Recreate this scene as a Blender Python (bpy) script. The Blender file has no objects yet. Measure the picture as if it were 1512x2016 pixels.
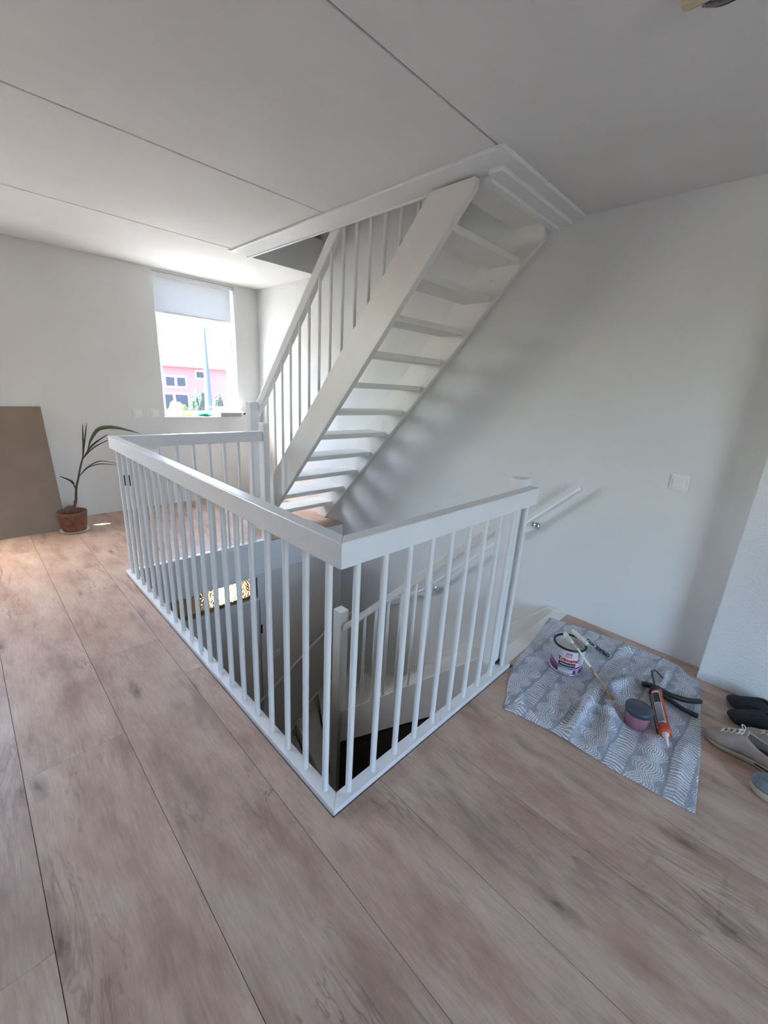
import bpy, bmesh, math, random
from mathutils import Vector, Matrix
SC = bpy.context.scene
COL = SC.collection

# ------------------------------------------------------------------ camera
cam_d = bpy.data.cameras.new('camera'); cam = bpy.data.objects.new('camera', cam_d); COL.objects.link(cam)
r1, r2, r3 = (0.707327, -0.704676, 0.055859), (-0.1660162, -0.2424112, -0.9558637), (0.6871151, 0.6668347, -0.2884516)
cam.matrix_world = Matrix([[r1[i], -r2[i], -r3[i], (-0.68428, -0.81947, 1.41756)[i]] for i in range(3)] + [[0, 0, 0, 1]])
cam_d.sensor_fit = 'HORIZONTAL'; cam_d.sensor_width = 36; cam_d.lens = 817.1625/1512*36
cam_d.clip_start = .02; cam_d.clip_end = 300
SC.camera = cam

# ------------------------------------------------------------------ view, sky, sun
SC.view_settings.view_transform = 'Standard'; SC.view_settings.look = 'None'
SC.view_settings.gamma = 1; SC.view_settings.use_curve_mapping = False
SC.view_settings.exposure = 2.1
SUN_DIR = Vector((1.2, -.58, -2.3)).normalized()          # direction the light travels
W = bpy.data.worlds.new('sky'); SC.world = W; W.use_nodes = True
wn = W.node_tree.nodes; wl = W.node_tree.links
bg = wn['Background']
sky = wn.new('ShaderNodeTexSky'); sky.sky_type = 'NISHITA'; sky.sun_disc = False
sky.sun_elevation = math.asin(-SUN_DIR.z); sky.sun_rotation = math.atan2(-SUN_DIR.x, -SUN_DIR.y)
sky.air_density = 1.0; sky.dust_density = 4.0; sky.ozone_density = 1.0
hs = wn.new('ShaderNodeHueSaturation'); hs.inputs['Saturation'].default_value = 1.2
wl.new(sky.outputs[0], hs.inputs['Color']); wl.new(hs.outputs[0], bg.inputs[0])
bg.inputs[1].default_value = 1.65
sun_d = bpy.data.lights.new('sun', 'SUN'); sun = bpy.data.objects.new('sun', sun_d); COL.objects.link(sun)
sun_d.energy = 33; sun_d.angle = math.radians(.6); sun_d.color = (1, .975, .94)
sun.rotation_mode = 'QUATERNION'; sun.rotation_quaternion = SUN_DIR.to_track_quat('-Z', 'Y')
cy = SC.cycles
cy.max_bounces = 14; cy.diffuse_bounces = 10; cy.glossy_bounces = 5; cy.transmission_bounces = 8
cy.transparent_max_bounces = 16; cy.caustics_reflective = False; cy.caustics_refractive = False
cy.sample_clamp_indirect = 6
def portal(name, loc, rot, sx, sy):                        # sampling portals in the window openings; they give off no light
    d = bpy.data.lights.new(name, 'AREA'); d.shape = 'RECTANGLE'; d.size = sx; d.size_y = sy
    d.cycles.is_portal = True
    o = bpy.data.objects.new(name, d); COL.objects.link(o); o.location = loc; o.rotation_euler = rot
H90 = math.pi/2
portal('portal', (1.32, 4.33, 1.68), (-H90, 0, 0), .9, 1.45)
portal('portal', (-1.95, 4.33, 1.65), (-H90, 0, 0), 1.0, 1.5)
portal('portal', (-.835, -4.72, 1.35), (H90, 0, 0), 1.85, 2.1)

# ------------------------------------------------------------------ helpers
def srgb(*c):
    return tuple(((v/12.92) if v <= .04045 else ((v+.055)/1.055)**2.4) for v in c) + (1,)
def mat(name, col=(.8, .8, .8), rough=.5, metal=0, spec=.5, **k):
    m = bpy.data.materials.new(name); m.use_nodes = True
    b = m.node_tree.nodes['Principled BSDF']
    b.inputs['Base Color'].default_value = (*col[:3], 1); b.inputs['Roughness'].default_value = rough
    b.inputs['Metallic'].default_value = metal; b.inputs['Specular IOR Level'].default_value = spec
    for n, v in k.items(): b.inputs[n.replace('_', ' ')].default_value = v
    return m
class NT:
    """tiny helper for node graphs"""
    def __init__(s, m): s.m = m; s.n = m.node_tree.nodes; s.l = m.node_tree.links; s.b = s.n['Principled BSDF']
    def new(s, t, **k):
        x = s.n.new('ShaderNode'+t)
        for a, v in k.items(): setattr(x, a, v)
        return x
    def put(s, sock, v):
        if hasattr(v, 'is_output'): s.l.new(v, sock)
        elif v is not None: sock.default_value = v
    def math(s, op, a, b=None, c=None, clamp=False):
        x = s.new('Math', operation=op); x.use_clamp = clamp
        for i, v in enumerate((a, b, c)):
            if v is not None: s.put(x.inputs[i], v)
        return x.outputs[0]
    def noise(s, vec, scale, detail=3, rough=.5, dist=0):
        x = s.new('TexNoise'); s.put(x.inputs['Vector'], vec); x.inputs['Scale'].default_value = scale
        x.inputs['Detail'].default_value = detail; x.inputs['Roughness'].default_value = rough; x.inputs['Distortion'].default_value = dist
        return x.outputs['Fac']
    def ramp(s, f, pts):
        x = s.new('ValToRGB'); s.put(x.inputs[0], f); e = x.color_ramp.elements
        while len(e) < len(pts): e.new(.5)
        for i, (p, c) in enumerate(pts): e[i].position = p; e[i].color = c if len(c) == 4 else (*c, 1)
        return x.outputs[0]
    def mix(s, f, a, b, mode='MIX'):
        x = s.new('Mix', data_type='RGBA', blend_type=mode); s.put(x.inputs[0], f); s.put(x.inputs[6], a); s.put(x.inputs[7], b)
        return x.outputs[2]
    def mapping(s, vec, scale=(1, 1, 1), loc=(0, 0, 0), rot=(0, 0, 0)):
        x = s.new('Mapping'); s.put(x.inputs[0], vec); s.put(x.inputs['Scale'], scale); s.put(x.inputs['Location'], loc); s.put(x.inputs['Rotation'], rot)
        return x.outputs[0]
    def coord(s, which='Object'): return s.new('TexCoord').outputs[which]
    def bump(s, h, strength, dist=.01):
        x = s.new('Bump'); s.put(x.inputs['Height'], h); x.inputs['Strength'].default_value = strength; x.inputs['Distance'].default_value = dist
        s.l.new(x.outputs[0], s.b.inputs['Normal'])
def noisy(name, c1, c2, scale=8, rough=.5, bump=0, bscale=60, bdist=.004, **k):
    m = mat(name, c1, rough, **k); t = NT(m); co = t.coord()
    t.put(t.b.inputs['Base Color'], t.ramp(t.noise(co, scale, 4), [(.3, c1), (.7, c2)]))
    if bump: t.bump(t.noise(co, bscale, 4), bump, bdist)
    return m

M = {}
M['wall'] = noisy('wall_paint', (.685, .69, .675), (.715, .72, .705), 2.5, .75, .25, 220, .002)
M['stipple'] = noisy('stippled_plaster', (.73, .735, .73), (.77, .775, .77), 3, .7, .9, 95, .006)
M['ceiling'] = noisy('ceiling_paint', (.65, .64, .62), (.69, .68, .66), 3, .8, .3, 260, .002)
M['white'] = noisy('white_gloss_paint', (.72, .72, .715), (.75, .75, .745), 4, .33, .04, 90, .001)
M['cream'] = noisy('ivory_stair_paint', (.70, .68, .635), (.74, .72, .675), 4, .4, .04, 90, .001)
M['taupe'] = noisy('taupe_paint', (.11, .095, .085), (.13, .11, .10), 3, .8)
M['frame'] = mat('window_frame_paint', (.78, .79, .8), .35)
M['plastic'] = mat('white_plastic', (.78, .78, .77), .3)
M['dark'] = mat('dark_gap', (.02, .016, .016), .8)
M['underlay'] = noisy('dark_underlay', (.035, .02, .02), (.06, .035, .035), 30, .8)
M['chrome'] = mat('chrome', (.75, .76, .78), .12, 1)
M['black'] = noisy('black_plastic', (.012, .012, .014), (.03, .03, .034), 20, .42)
M['darkbrown'] = noisy('dark_brown_fill', (.026, .02, .017), (.042, .033, .027), 3, .6)
M['lowfloor'] = noisy('lower_floor', (.30, .19, .12), (.36, .24, .16), 6, .5)
M['lowwall'] = noisy('wall_paint_warm_bounce', (.66, .62, .56), (.69, .65, .60), 3, .7)  # warm bounce light is tinted into this wall colour

def wood_floor():
    m = mat('greyed_oak_plank', (.4, .33, .3), .4, spec=.42); t = NT(m)
    info = t.new('ObjectInfo'); off = t.new('CombineXYZ'); t.put(off.inputs[0], t.math('MULTIPLY', info.outputs['Random'], 37.)); t.put(off.inputs[1], t.math('MULTIPLY', info.outputs['Random'], 91.))
    add = t.new('VectorMath', operation='ADD'); t.put(add.inputs[0], t.coord()); t.put(add.inputs[1], off.outputs[0]); co = add.outputs[0]
    # large warp so that the grain wanders along the board
    wp = t.noise(t.mapping(co, (2.2, 1.1, 1)), 1.6, 2); wv = t.new('CombineXYZ'); t.put(wv.inputs[0], t.math('MULTIPLY', t.math('SUBTRACT', wp, .5), .05))
    a2 = t.new('VectorMath', operation='ADD'); t.put(a2.inputs[0], co); t.put(a2.inputs[1], wv.outputs[0]); cw = a2.outputs[0]
    base = t.ramp(t.noise(t.mapping(cw, (5.5, 2.0, 1)), 1.3, 6, .6), [(.28, srgb(.64, .52, .45)), (.42, srgb(.72, .605, .535)), (.56, srgb(.775, .67, .60)), (.75, srgb(.83, .74, .67))])
    tone = t.ramp(info.outputs['Random'], [(0, (.93, .93, .94)), (.5, (1., .985, .97)), (1, (1.04, 1.03, 1.03))])
    base = t.mix(1., base, tone, 'MULTIPLY')
    fib = t.noise(t.mapping(cw, (120, 10, 1)), 1., 4, .7)
    c = t.mix(t.math('MULTIPLY', t.ramp(fib, [(.38, (1, 1, 1)), (.62, (0, 0, 0))]), .24), base, srgb(.47, .40, .375))
    # long dark cracks that follow the grain, only in patches
    vein = t.noise(t.mapping(cw, (11, 1.7, 1)), 1., 4, .6, .7)
    v = t.math('ABSOLUTE', t.math('SUBTRACT', vein, .5)); v = t.ramp(v, [(.0, (1, 1, 1)), (.022, (0, 0, 0))])
    mask = t.ramp(t.noise(t.mapping(co, (3, 1.6, 1), (4, 2, 0)), 1.1, 3), [(.5, (0, 0, 0)), (.64, (1, 1, 1))])
    c = t.mix(t.math('MULTIPLY', t.math('MULTIPLY', v, mask), .5), c, srgb(.36, .29, .27))
    # broad smoky heart streaks
    sm = t.ramp(t.noise(t.mapping(cw, (8.5, 2.0, 1), (9, 0, 0)), 1., 5, .62), [(.55, (0, 0, 0)), (.70, (1, 1, 1))])
    c = t.mix(t.math('MULTIPLY', sm, .42), c, srgb(.43, .355, .34))
    # knots
    vo = t.new('TexVoronoi', feature='F1', voronoi_dimensions='2D'); t.put(vo.inputs['Vector'], t.mapping(cw, (5.2, 1.6, 1))); vo.inputs['Scale'].default_value = 1.
    kd = t.math('ADD', vo.outputs['Distance'], t.math('MULTIPLY', t.math('SUBTRACT', t.noise(t.mapping(co, (1, .5, 1)), 42, 4, .6), .5), .17))
    k1 = t.ramp(kd, [(.015, (1, 1, 1)), (.05, (.55, .55, .55)), (.15, (0, 0, 0))])
    sep = t.new('SeparateColor'); t.put(sep.inputs[0], vo.outputs['Color'])
    gate = t.ramp(sep.outputs[0], [(.66, (0, 0, 0)), (.69, (1, 1, 1))])
    c = t.mix(t.math('MULTIPLY', t.math('MULTIPLY', k1, gate), .72), c, srgb(.35, .27, .25))
    # cross marks of the saw
    cross = t.ramp(t.noise(t.mapping(co, (9, 26, 1)), 1., 3, .6), [(.6, (0, 0, 0)), (.75, (1, 1, 1))])
    c = t.mix(t.math('MULTIPLY', t.math('MULTIPLY', cross, mask), .5), c, srgb(.42, .35, .33))
    t.put(t.b.inputs['Base Color'], c)
    t.put(t.b.inputs['Roughness'], t.math('ADD', t.math('MULTIPLY', fib, .16), .33))
    t.bump(t.math('ADD', fib, t.math('MULTIPLY', k1, .5)), .12, .002)
    return m
M['oak'] = wood_floor()

def newobj(name, me, m=None, parent=None, loc=None):
    o = bpy.data.objects.new(name, me); COL.objects.link(o)
    if m is not None:
        for x in (m if isinstance(m, (list, tuple)) else [m]): me.materials.append(x)
    if parent is not None: o.parent = parent
    if loc is not None: o.location = loc
    return o
def tag(o, label=None, cat=None, group=None, kind=None):
    if label: o['label'] = label
    if cat: o['category'] = cat
    if group: o['group'] = group
    if kind: o['kind'] = kind
    return o
def empty(name, loc=(0, 0, 0), rz=0):
    o = bpy.data.objects.new(name, None); COL.objects.link(o); o.location = loc; o.rotation_euler = (0, 0, rz); o.empty_display_size = .05
    return o
class B:
    """collects geometry in world (or given local) coordinates and links it as ONE mesh object"""
    def __init__(s): s.v = []; s.f = []; s.smooth = []; s.mi = []
    def add(s, vs, fs, smooth=False, mi=0):
        n = len(s.v); s.v += [tuple(v) for v in vs]; s.f += [tuple(i+n for i in f) for f in fs]; s.smooth += [smooth]*len(fs); s.mi += [mi]*len(fs); return s
    def box(s, a, b, mi=0):
        x0, y0, z0 = a; x1, y1, z1 = b
        return s.add([(x0, y0, z0), (x1, y0, z0), (x1, y1, z0), (x0, y1, z0), (x0, y0, z1), (x1, y0, z1), (x1, y1, z1), (x0, y1, z1)],
                     [(3, 2, 1, 0), (4, 5, 6, 7), (0, 1, 5, 4), (1, 2, 6, 5), (2, 3, 7, 6), (3, 0, 4, 7)], mi=mi)
    def prism(s, pts, axis, a, b, mi=0):
        """polygon pts in the plane normal to axis, extruded from a to b"""
        def P(p, t): return {'x': (t, p[0], p[1]), 'y': (p[0], t, p[1]), 'z': (p[0], p[1], t)}[axis]
        n = len(pts)
        return s.add([P(p, a) for p in pts]+[P(p, b) for p in pts], [tuple(range(n-1, -1, -1)), tuple(range(n, 2*n))]+[(i, (i+1) % n, (i+1) % n+n, i+n) for i in range(n)], mi=mi)
    def tube(s, path, rad, n=12, mi=0, cap=True):
        path = [Vector(p) for p in path]; k = len(path); rs = rad if isinstance(rad, (list, tuple)) else [rad]*k
        up = None; vs = []
        for i, p in enumerate(path):
            d = (path[min(i+1, k-1)]-path[max(i-1, 0)]).normalized()
            if up is None: up = Vector((0, 0, 1)) if abs(d.z) < .9 else Vector((1, 0, 0))
            u = d.cross(up).normalized(); w = u.cross(d).normalized(); up = w
            vs += [p+(u*math.cos(2*math.pi*j/n)+w*math.sin(2*math.pi*j/n))*rs[i] for j in range(n)]
        fs = [(i*n+j, i*n+(j+1) % n, (i+1)*n+(j+1) % n, (i+1)*n+j) for i in range(k-1) for j in range(n)]
        s.add(vs, fs, True, mi)
        if cap: s.add(vs[:n], [tuple(range(n-1, -1, -1))], False, mi); s.add(vs[-n:], [tuple(range(n))], False, mi)
        return s
    def lathe(s, prof, c=(0, 0, 0), n=32, mi=0, smooth=True, T=None):
        vs = []; k = len(prof)
        for r, z in prof:
            for j in range(n):
                a = 2*math.pi*j/n; p = Vector((r*math.cos(a), r*math.sin(a), z))
                vs.append((T @ p) if T else p+Vector(c))
        return s.add(vs, [(i*n+j, i*n+(j+1) % n, (i+1)*n+(j+1) % n, (i+1)*n+j) for i in range(k-1) for j in range(n)], smooth, mi)
    def build(s, name, m=None, parent=None, bevel=0, seg=2, weld=False):
        me = bpy.data.meshes.new(name); me.from_pydata([tuple(v) for v in s.v], [], s.f)
        me.polygons.foreach_set('use_smooth', s.smooth); me.polygons.foreach_set('material_index', s.mi)
        bm = bmesh.new(); bm.from_mesh(me)
        if weld: bmesh.ops.remove_doubles(bm, verts=bm.verts, dist=1e-5)
        bmesh.ops.recalc_face_normals(bm, faces=bm.faces); bm.to_mesh(me); bm.free(); me.update()
        o = newobj(name, me, m, parent)
        if bevel:
            d = o.modifiers.new('bevel', 'BEVEL'); d.width = bevel; d.segments = seg; d.limit_method = 'ANGLE'; d.angle_limit = math.radians(40)
        return o
def frame_under(o, empty_):      # keep world placement of a mesh written in world coordinates under a placed empty
    o.matrix_parent_inverse = Matrix.Translation(-Vector(empty_.location)); return o
def thing(name, loc, label, cat, group=None):
    e = empty(name, loc); tag(e, label, cat, group); return e
def part(b, name, m, par, bevel=0, label=None, seg=2):
    o = b.build(name, m, par, bevel, seg)
    # geometry is written in world coordinates
    top = par
    off = Vector((0, 0, 0))
    while top is not None: off += Vector(top.location); top = top.parent
    o.data.transform(Matrix.Translation(-off))
    if label: o['label'] = label
    return o
def cells(x0, x1, y0, y1, holes):
    xs = sorted({x0, x1, *[min(max(h[i], x0), x1) for h in holes for i in (0, 1)]}); ys = sorted({y0, y1, *[min(max(h[i], y0), y1) for h in holes for i in (2, 3)]})
    for i in range(len(xs)-1):
        for j in range(len(ys)-1):
            cx, cy_ = (xs[i]+xs[i+1])/2, (ys[j]+ys[j+1])/2
            if not any(h[0] < cx < h[1] and h[2] < cy_ < h[3] for h in holes): yield xs[i], xs[i+1], ys[j], ys[j+1]
def slab(x0, x1, y0, y1, z0, z1, holes=()):
    """closed slab in xy with rectangular holes, no inner faces"""
    cs = list(cells(x0, x1, y0, y1, holes)); b = B()
    xs = sorted({c for q in cs for c in q[:2]}); ys = sorted({c for q in cs for c in q[2:]})
    on = {(q[0], q[2]) for q in cs}
    idx = lambda L, v: L.index(v)
    for a, c, d, e in cs:
        i, j = idx(xs, a), idx(ys, d)
        b.add([(a, d, z1), (c, d, z1), (c, e, z1), (a, e, z1)], [(0, 1, 2, 3)]); b.add([(a, d, z0), (c, d, z0), (c, e, z0), (a, e, z0)], [(3, 2, 1, 0)])
        for (ii, jj, p, q) in ((i-1, j, (a, e), (a, d)), (i+1, j, (c, d), (c, e)), (i, j-1, (a, d), (c, d)), (i, j+1, (c, e), (a, e))):
            nb = (xs[ii], ys[jj]) if 0 <= ii < len(xs) and 0 <= jj < len(ys) else None
            if nb not in on: b.add([(*p, z0), (*q, z0), (*q, z1), (*p, z1)], [(0, 1, 2, 3)])
    return b
def swap(b, f): b.v = [f(*v) for v in b.v]; return b

XL, XR, YN, YF, ZC = -3.3, 2.04, -4.5, 4.104, 2.418
ZL, ZU, ZT = -2.72, 2.70, 5.1            # lower floor, upper floor, top
YE = 2.43                                 # end wall of the stairwell
SLAB = -.31

# ------------------------------------------------------------------ setting
def structure(b, name, m, bevel=0):
    o = b.build(name, m, None, bevel, weld=True); o['kind'] = 'structure'; return o
structure(B().box((XR, YN-.2, ZL), (XR+.15, YF+.25, ZT)), 'wall_right', M['wall'])
structure(B().box((1.912, -2.1, 0), (XR, -.729, ZC)), 'wall_projection', M['stipple'], .004)
WIN1 = (.90, 1.745, .97, 2.395); WIN2 = (-2.45, -1.45, .90, 2.395); SUN_SLOT = (-1.13, -.60, .97, 2.395); WINL = (1.27, 1.70, -1.95, -.95)
far = swap(slab(XL-.2, XR, ZL, ZT, YF, YF+.22, [WIN1, WIN2, SUN_SLOT, WINL]), lambda x, y, z: (x, z, y))
structure(far, 'wall_far', M['wall'])
WIN3 = (-1.75, .08, .30, 2.39)
structure(swap(slab(XL-.2, XR, ZL, ZT, YN-.2, YN, [WIN3]), lambda x, y, z: (x, z, y)), 'wall_near', M['taupe'])
structure(B().box((XL-.15, YN, ZL), (XL, YF, ZT)), 'wall_left', M['taupe'])
# stairwell end wall below the landing, with the door opening
DX0, DX1 = .16, 1.095
end = swap(slab(-1.6, XR, ZL, SLAB, YE, YE+.1, [(DX0, DX1, ZL, SLAB)]), lambda x, y, z: (x, z, y))
structure(end, 'wall_below', M['lowwall'])
structure(B().box((-1.7, YN, ZL), (-1.6, YE+.1, SLAB)), 'wall_below_left', M['lowwall'])
# floors
fl = slab(XL, XR, YN, YF, SLAB, -.013, [(0.012, XR, .03, YE)])
floor = structure(fl, 'floor', [M['wall']])
structure(B().box((0.0, .0, -.013), (1.23, .012, -.0125)).box((XL, YN, -.0132), (0.004, YF, -.0125)).box((0, YE+.002, -.0132), (XR, YF, -.0125)).box((0.004, YN, -.0132), (XR, .02, -.0125)), 'trim_1', M['underlay'])
structure(B().box((XL, YN, ZL-.1), (XR, YF, ZL)), 'floor_below', M['lowfloor'])
# fascia boards lining the void
structure(B().box((.20, YE-.006, SLAB), (XR-.002, YE+.004, -.014)), 'trim_2', M['white'], .002)
# oak planks: width and joints read from the floor
edges = [-3.3, -2.98, -2.66, -2.34, -2.02, -1.70, -1.378, -1.057, -.736, -.4154, -.1007, .2146, .536, .859, 1.181, 1.503, 1.825, 2.04]
joints = {-.4154: (-2.6, -1.1, 1.45, 2.71), -.736: (-3.2, -1.7, .846, 3.3), -.1007: (-3, -1.4, 1.06, 3.4), .2146: (-2.7, -1.2, 2.9), .536: (-3.3, -1.6, 3.3), .859: (-2.8, -1.35, 2.75), 1.181: (-3.1, -1.75, 3.5), 1.503: (-2.2, -.95, 3.1), 1.825: (-3, -1.5, 2.8), -1.057: (-2.4, .2, 2.6), -1.378: (-3.1, 1.2, 3)}
random.seed(5)
VOID = (-.006, 3, -.006, YE+.004)
for i in range(len(edges)-1):
    a, c = edges[i], edges[i+1]; g = .0009
    j = random.uniform(-3.6, -2.9); cut = [YN, *joints.get(a, (j, j+2.5, j+5)), YF]
    for y0, y1 in zip(cut[:-1], cut[1:]):
        hs_ = [(-.006, 1.236, -.006, YE+.004), (1.236, 3, .020, YE+.004)]
        hs_ = [(h[0], h[1], h[2], h[3]) for h in hs_]
        cs = list(cells(a+g, c-g, y0+.0004, y1-.0004, hs_))
        if not cs: continue
        b = slab(a+g, c-g, y0+.0004, y1-.0004, -.012, 0, hs_)
        cx, cy0 = (a+c)/2, (y0+y1)/2
        b.v = [(v[0]-cx, v[1]-cy0, v[2]) for v in b.v]
        # split in two when the void cuts a board in two
        o = b.build('plank', M['oak'], floor, weld=True); o.location = (cx, cy0, 0)
# ceiling: concrete planks with open joints
HOLE = (1.285, 3, .50, 2.86)
ceil_o = structure(slab(XL, XR, YN, YF, ZC+.012, ZU, [HOLE]), 'ceiling', M['ceiling'])
jy = [YN]+[.387-1.2075*k for k in (4, 3, 2, 1)]+[.387, 1.590, 2.812]+[YF]
jy = sorted(set(jy))
for a, c in zip(jy[:-1], jy[1:]):
    b = slab(XL, XR, a+.004, c-.004, ZC, ZC+.012, [HOLE]); cm = (a+c)/2
    b.v = [(v[0], v[1]-cm, v[2]) for v in b.v]
    o = b.build('panel', M['ceiling'], ceil_o, .004, weld=True); o.location = (0, cm, 0)
# casing round the stair opening
structure(B().box((1.105, .387, ZC-.016), (1.27, 2.84, ZC+.001)), 'trim_3', M['white'], .004)
structure(B().box((1.268, .52, ZC-.024), (1.286, 2.862, ZU)), 'trim_4', M['white'], .003)
structure(B().box((1.10, 2.84, ZC-.006), (1.268, 2.862, ZC+.001)).box((1.268, 2.854, ZC-.012), (XR-.001, 2.872, ZU+.02)), 'trim_5', M['white'], .002)
structure(B().box((1.108, .352, ZC-.019), (XR, .425, ZC+.001)), 'trim_6', M['white'], .004)
structure(B().box((1.235, .425, ZC-.036), (XR, .500, ZC+.001)), 'trim_7', M['white'], .004)
structure(B().box((1.272, .500, ZC-.052), (XR, .545, ZC+.001)), 'trim_8', M['white'], .004)
# upper storey shell
structure(slab(XL, XR, YN, YF, ZT, ZT+.1), 'ceiling_above', M['ceiling'])
structure(B().box((.2, .48, ZU), (XR, .52, ZT)).box((.2, .52, ZU), (.24, YF, ZT)), 'wall_above', M['wall'])

# ------------------------------------------------------------------ windows
def glass_mat(name, rough=0, tint=(1, 1, 1)):
    m = bpy.data.materials.new(name); m.use_nodes = True; n = m.node_tree.nodes; l = m.node_tree.links; n.clear()
    o = n.new('ShaderNodeOutputMaterial'); mx = n.new('ShaderNodeMixShader'); tr = n.new('ShaderNodeBsdfTransparent'); gl = n.new('ShaderNodeBsdfGlossy'); lw = n.new('ShaderNodeLayerWeight'); pw = n.new('ShaderNodeMath'); fr = n.new('ShaderNodeMath')
    tr.inputs[0].default_value = (*tint, 1); gl.inputs['Roughness'].default_value = .02; pw.operation = 'POWER'; pw.inputs[1].default_value = 5; lw.inputs['Blend'].default_value = .5; fr.operation = 'MULTIPLY_ADD'; fr.inputs[1].default_value = .7; fr.inputs[2].default_value = .03; l.new(lw.outputs['Facing'], pw.inputs[0]); l.new(pw.outputs[0], fr.inputs[0])
    l.new(fr.outputs[0], mx.inputs[0]); l.new(tr.outputs[0], mx.inputs[1]); l.new(gl.outputs[0], mx.inputs[2]); l.new(mx.outputs[0], o.inputs[0]); return m
M['glass'] = glass_mat('window_glass', tint=(.95, .97, .96))
def window(name, x0, x1, z0, z1, y, bars=(), zbars=()):
    """frame ring plus mullions, one object, with its pane(s) as children"""
    b = swap(slab(x0, x1, z0, z1, y-.03, y+.03, [(x0+.055, x1-.055, z0+.055, z1-.055)]), lambda a, c, d: (a, d, c))
    for xb in bars: b.box((xb-.03, y-.028, z0+.05), (xb+.03, y+.028, z1-.05))
    for zb in zbars: b.box((x0+.05, y-.032, zb-.034), (x1-.05, y+.034, zb+.034))
    w = b.build(name, M['frame'], None, .004, weld=False); w['kind'] = 'structure'
    B().box((x0+.05, y-.006, z0+.05), (x1-.05, y+.006, z1-.05)).build('pane', M['glass'], w)
    return w
w1 = window('window_1', .90, 1.745, .97, 2.395, 4.235, zbars=(1.985,))
B().box((.893, 4.085, .955), (1.752, 4.204, .975)).build('window_sill', M['white'], w1, .006)
window('window_2', -2.45, -1.45, .90, 2.395, 4.235)
b = swap(slab(-1.13, -.60, .97, 2.395, 4.29, 4.32, [(-1.125, -.605, 2.13, 2.375)]), lambda a, c, d: (a, d, c)); slot_o = b.build('sun_slot', M['frame']); slot_o['kind'] = 'structure'  # unseen slot added so that a narrow sun patch lands beside the pot
B().box((-1.12, 4.302, 2.12), (-.61, 4.308, 2.385)).build('pane', M['glass'], slot_o)
window('window_3', -1.75, .08, .30, 2.39, -4.6, bars=(-.83,))
# roller blind over the upper part of window_1
bl = thing('roller_blind', (1.32, 4.16, 2.02), 'light grey roller blind pulled part way down the far window', 'blind')
M['blind'] = noisy('blind_fabric', (.70, .72, .74), (.73, .75, .77), 300, .8)
nt = NT(M['blind']); tl = nt.new('BsdfTranslucent'); tl.inputs[0].default_value = (.7, .73, .76, 1); ms = nt.new('MixShader'); ms.inputs[0].default_value = .16
nt.l.new(nt.b.outputs[0], ms.inputs[1]); nt.l.new(tl.outputs[0], ms.inputs[2]); nt.l.new(ms.outputs[0], nt.n['Material Output'].inputs[0])
part(B().box((.915, 4.150, 2.035), (1.722, 4.152, 2.36)), 'fabric', M['blind'], bl)
part(B().box((.915, 4.143, 2.018), (1.722, 4.159, 2.038)), 'bottom_bar', M['white'], bl, .004)
part(B().box((.905, 4.115, 2.352), (1.742, 4.185, 2.392)), 'cassette', M['white'], bl, .006)
part(B().tube([(1.732, 4.15, 2.35), (1.732, 4.15, 1.25)], .0025, 6), 'cord', M['frame'], bl)

# ------------------------------------------------------------------ switches and sockets
def switch(loc, face, label, s=.083, group=None, sock=False):
    """face: '-x' mounted on wall_right, '-y' on a far wall"""
    t = thing('wall_socket' if sock else 'light_switch', loc, label, 'socket' if sock else 'light switch', group)
    h = s/2; x, y, z = loc
    def bx(a, d, c):    # a half width, d0..d1 depth off wall, c half height
        if face == '-x': return B().box((x-d[1], y-a, z-c), (x-d[0], y+a, z+c))
        return B().box((x-a, y-d[1], z-c), (x+a, y-d[0], z+c))
    part(bx(h, (0, .008), h), 'plate', M['plastic'], t, .003)
    part(bx(h*.66, (.008, .015), h*.66), 'rocker', M['plastic'], t, .003)
    return t
switch((XR, -.407, 1.007), '-x', 'white square light switch on the long right wall above the cloth')
switch((.637, YF, 1.012), '-y', 'white square wall switch nearer the brown board, left of its twin')
switch((.797, YF, 1.010), '-y', 'white square wall switch right beside the far window, right of its twin')
switch((1.216, YE, -1.24), '-y', 'white switch low on the stairwell wall beside the lower door', .075)

# ------------------------------------------------------------------ door under the landing with glazed transom
dr = swap(slab(DX0, DX1, ZL, SLAB, YE-.012, YE+.08, [(DX0+.05, DX1-.05, ZL, -.57), (DX0+.07, DX1-.07, -.545, SLAB-.02)]), lambda a, c, d: (a, d, c)).build('door_1', M['white'], None, .003)
dr['kind'] = 'structure'
lf = B().box((DX0+.053, YE+.0, ZL+.01), (DX1-.053, YE+.04, -.575)).build('door_leaf', M['cream'], dr, .004)
B().tube([(DX1-.045, YE-.016, -.93), (DX1-.045, YE-.016, -.84)], .008, 10).build('hinge', M['black'], dr)
B().tube([(DX1-.045, YE-.016, -2.45), (DX1-.045, YE-.016, -2.36)], .008, 10).build('hinge', M['black'], dr)
def patterned_glass():
    m = bpy.data.materials.new('patterned_glass'); m.use_nodes = True; t = NT(m)
    b = t.b; b.inputs['Transmission Weight'].default_value = 1; b.inputs['Roughness'].default_value = .12; b.inputs['IOR'].default_value = 1.25
    b.inputs['Base Color'].default_value = (.95, .93, .88, 1)
    v = t.new('TexVoronoi', feature='SMOOTH_F1'); t.put(v.inputs['Vector'], t.coord()); v.inputs['Scale'].default_value = 75
    t.bump(v.outputs['Distance'], .5, .01); return m
B().box((DX0+.06, YE+.014, -.552), (DX1-.06, YE+.020, SLAB-.012)).build('glass_light', patterned_glass(), dr)
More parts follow.
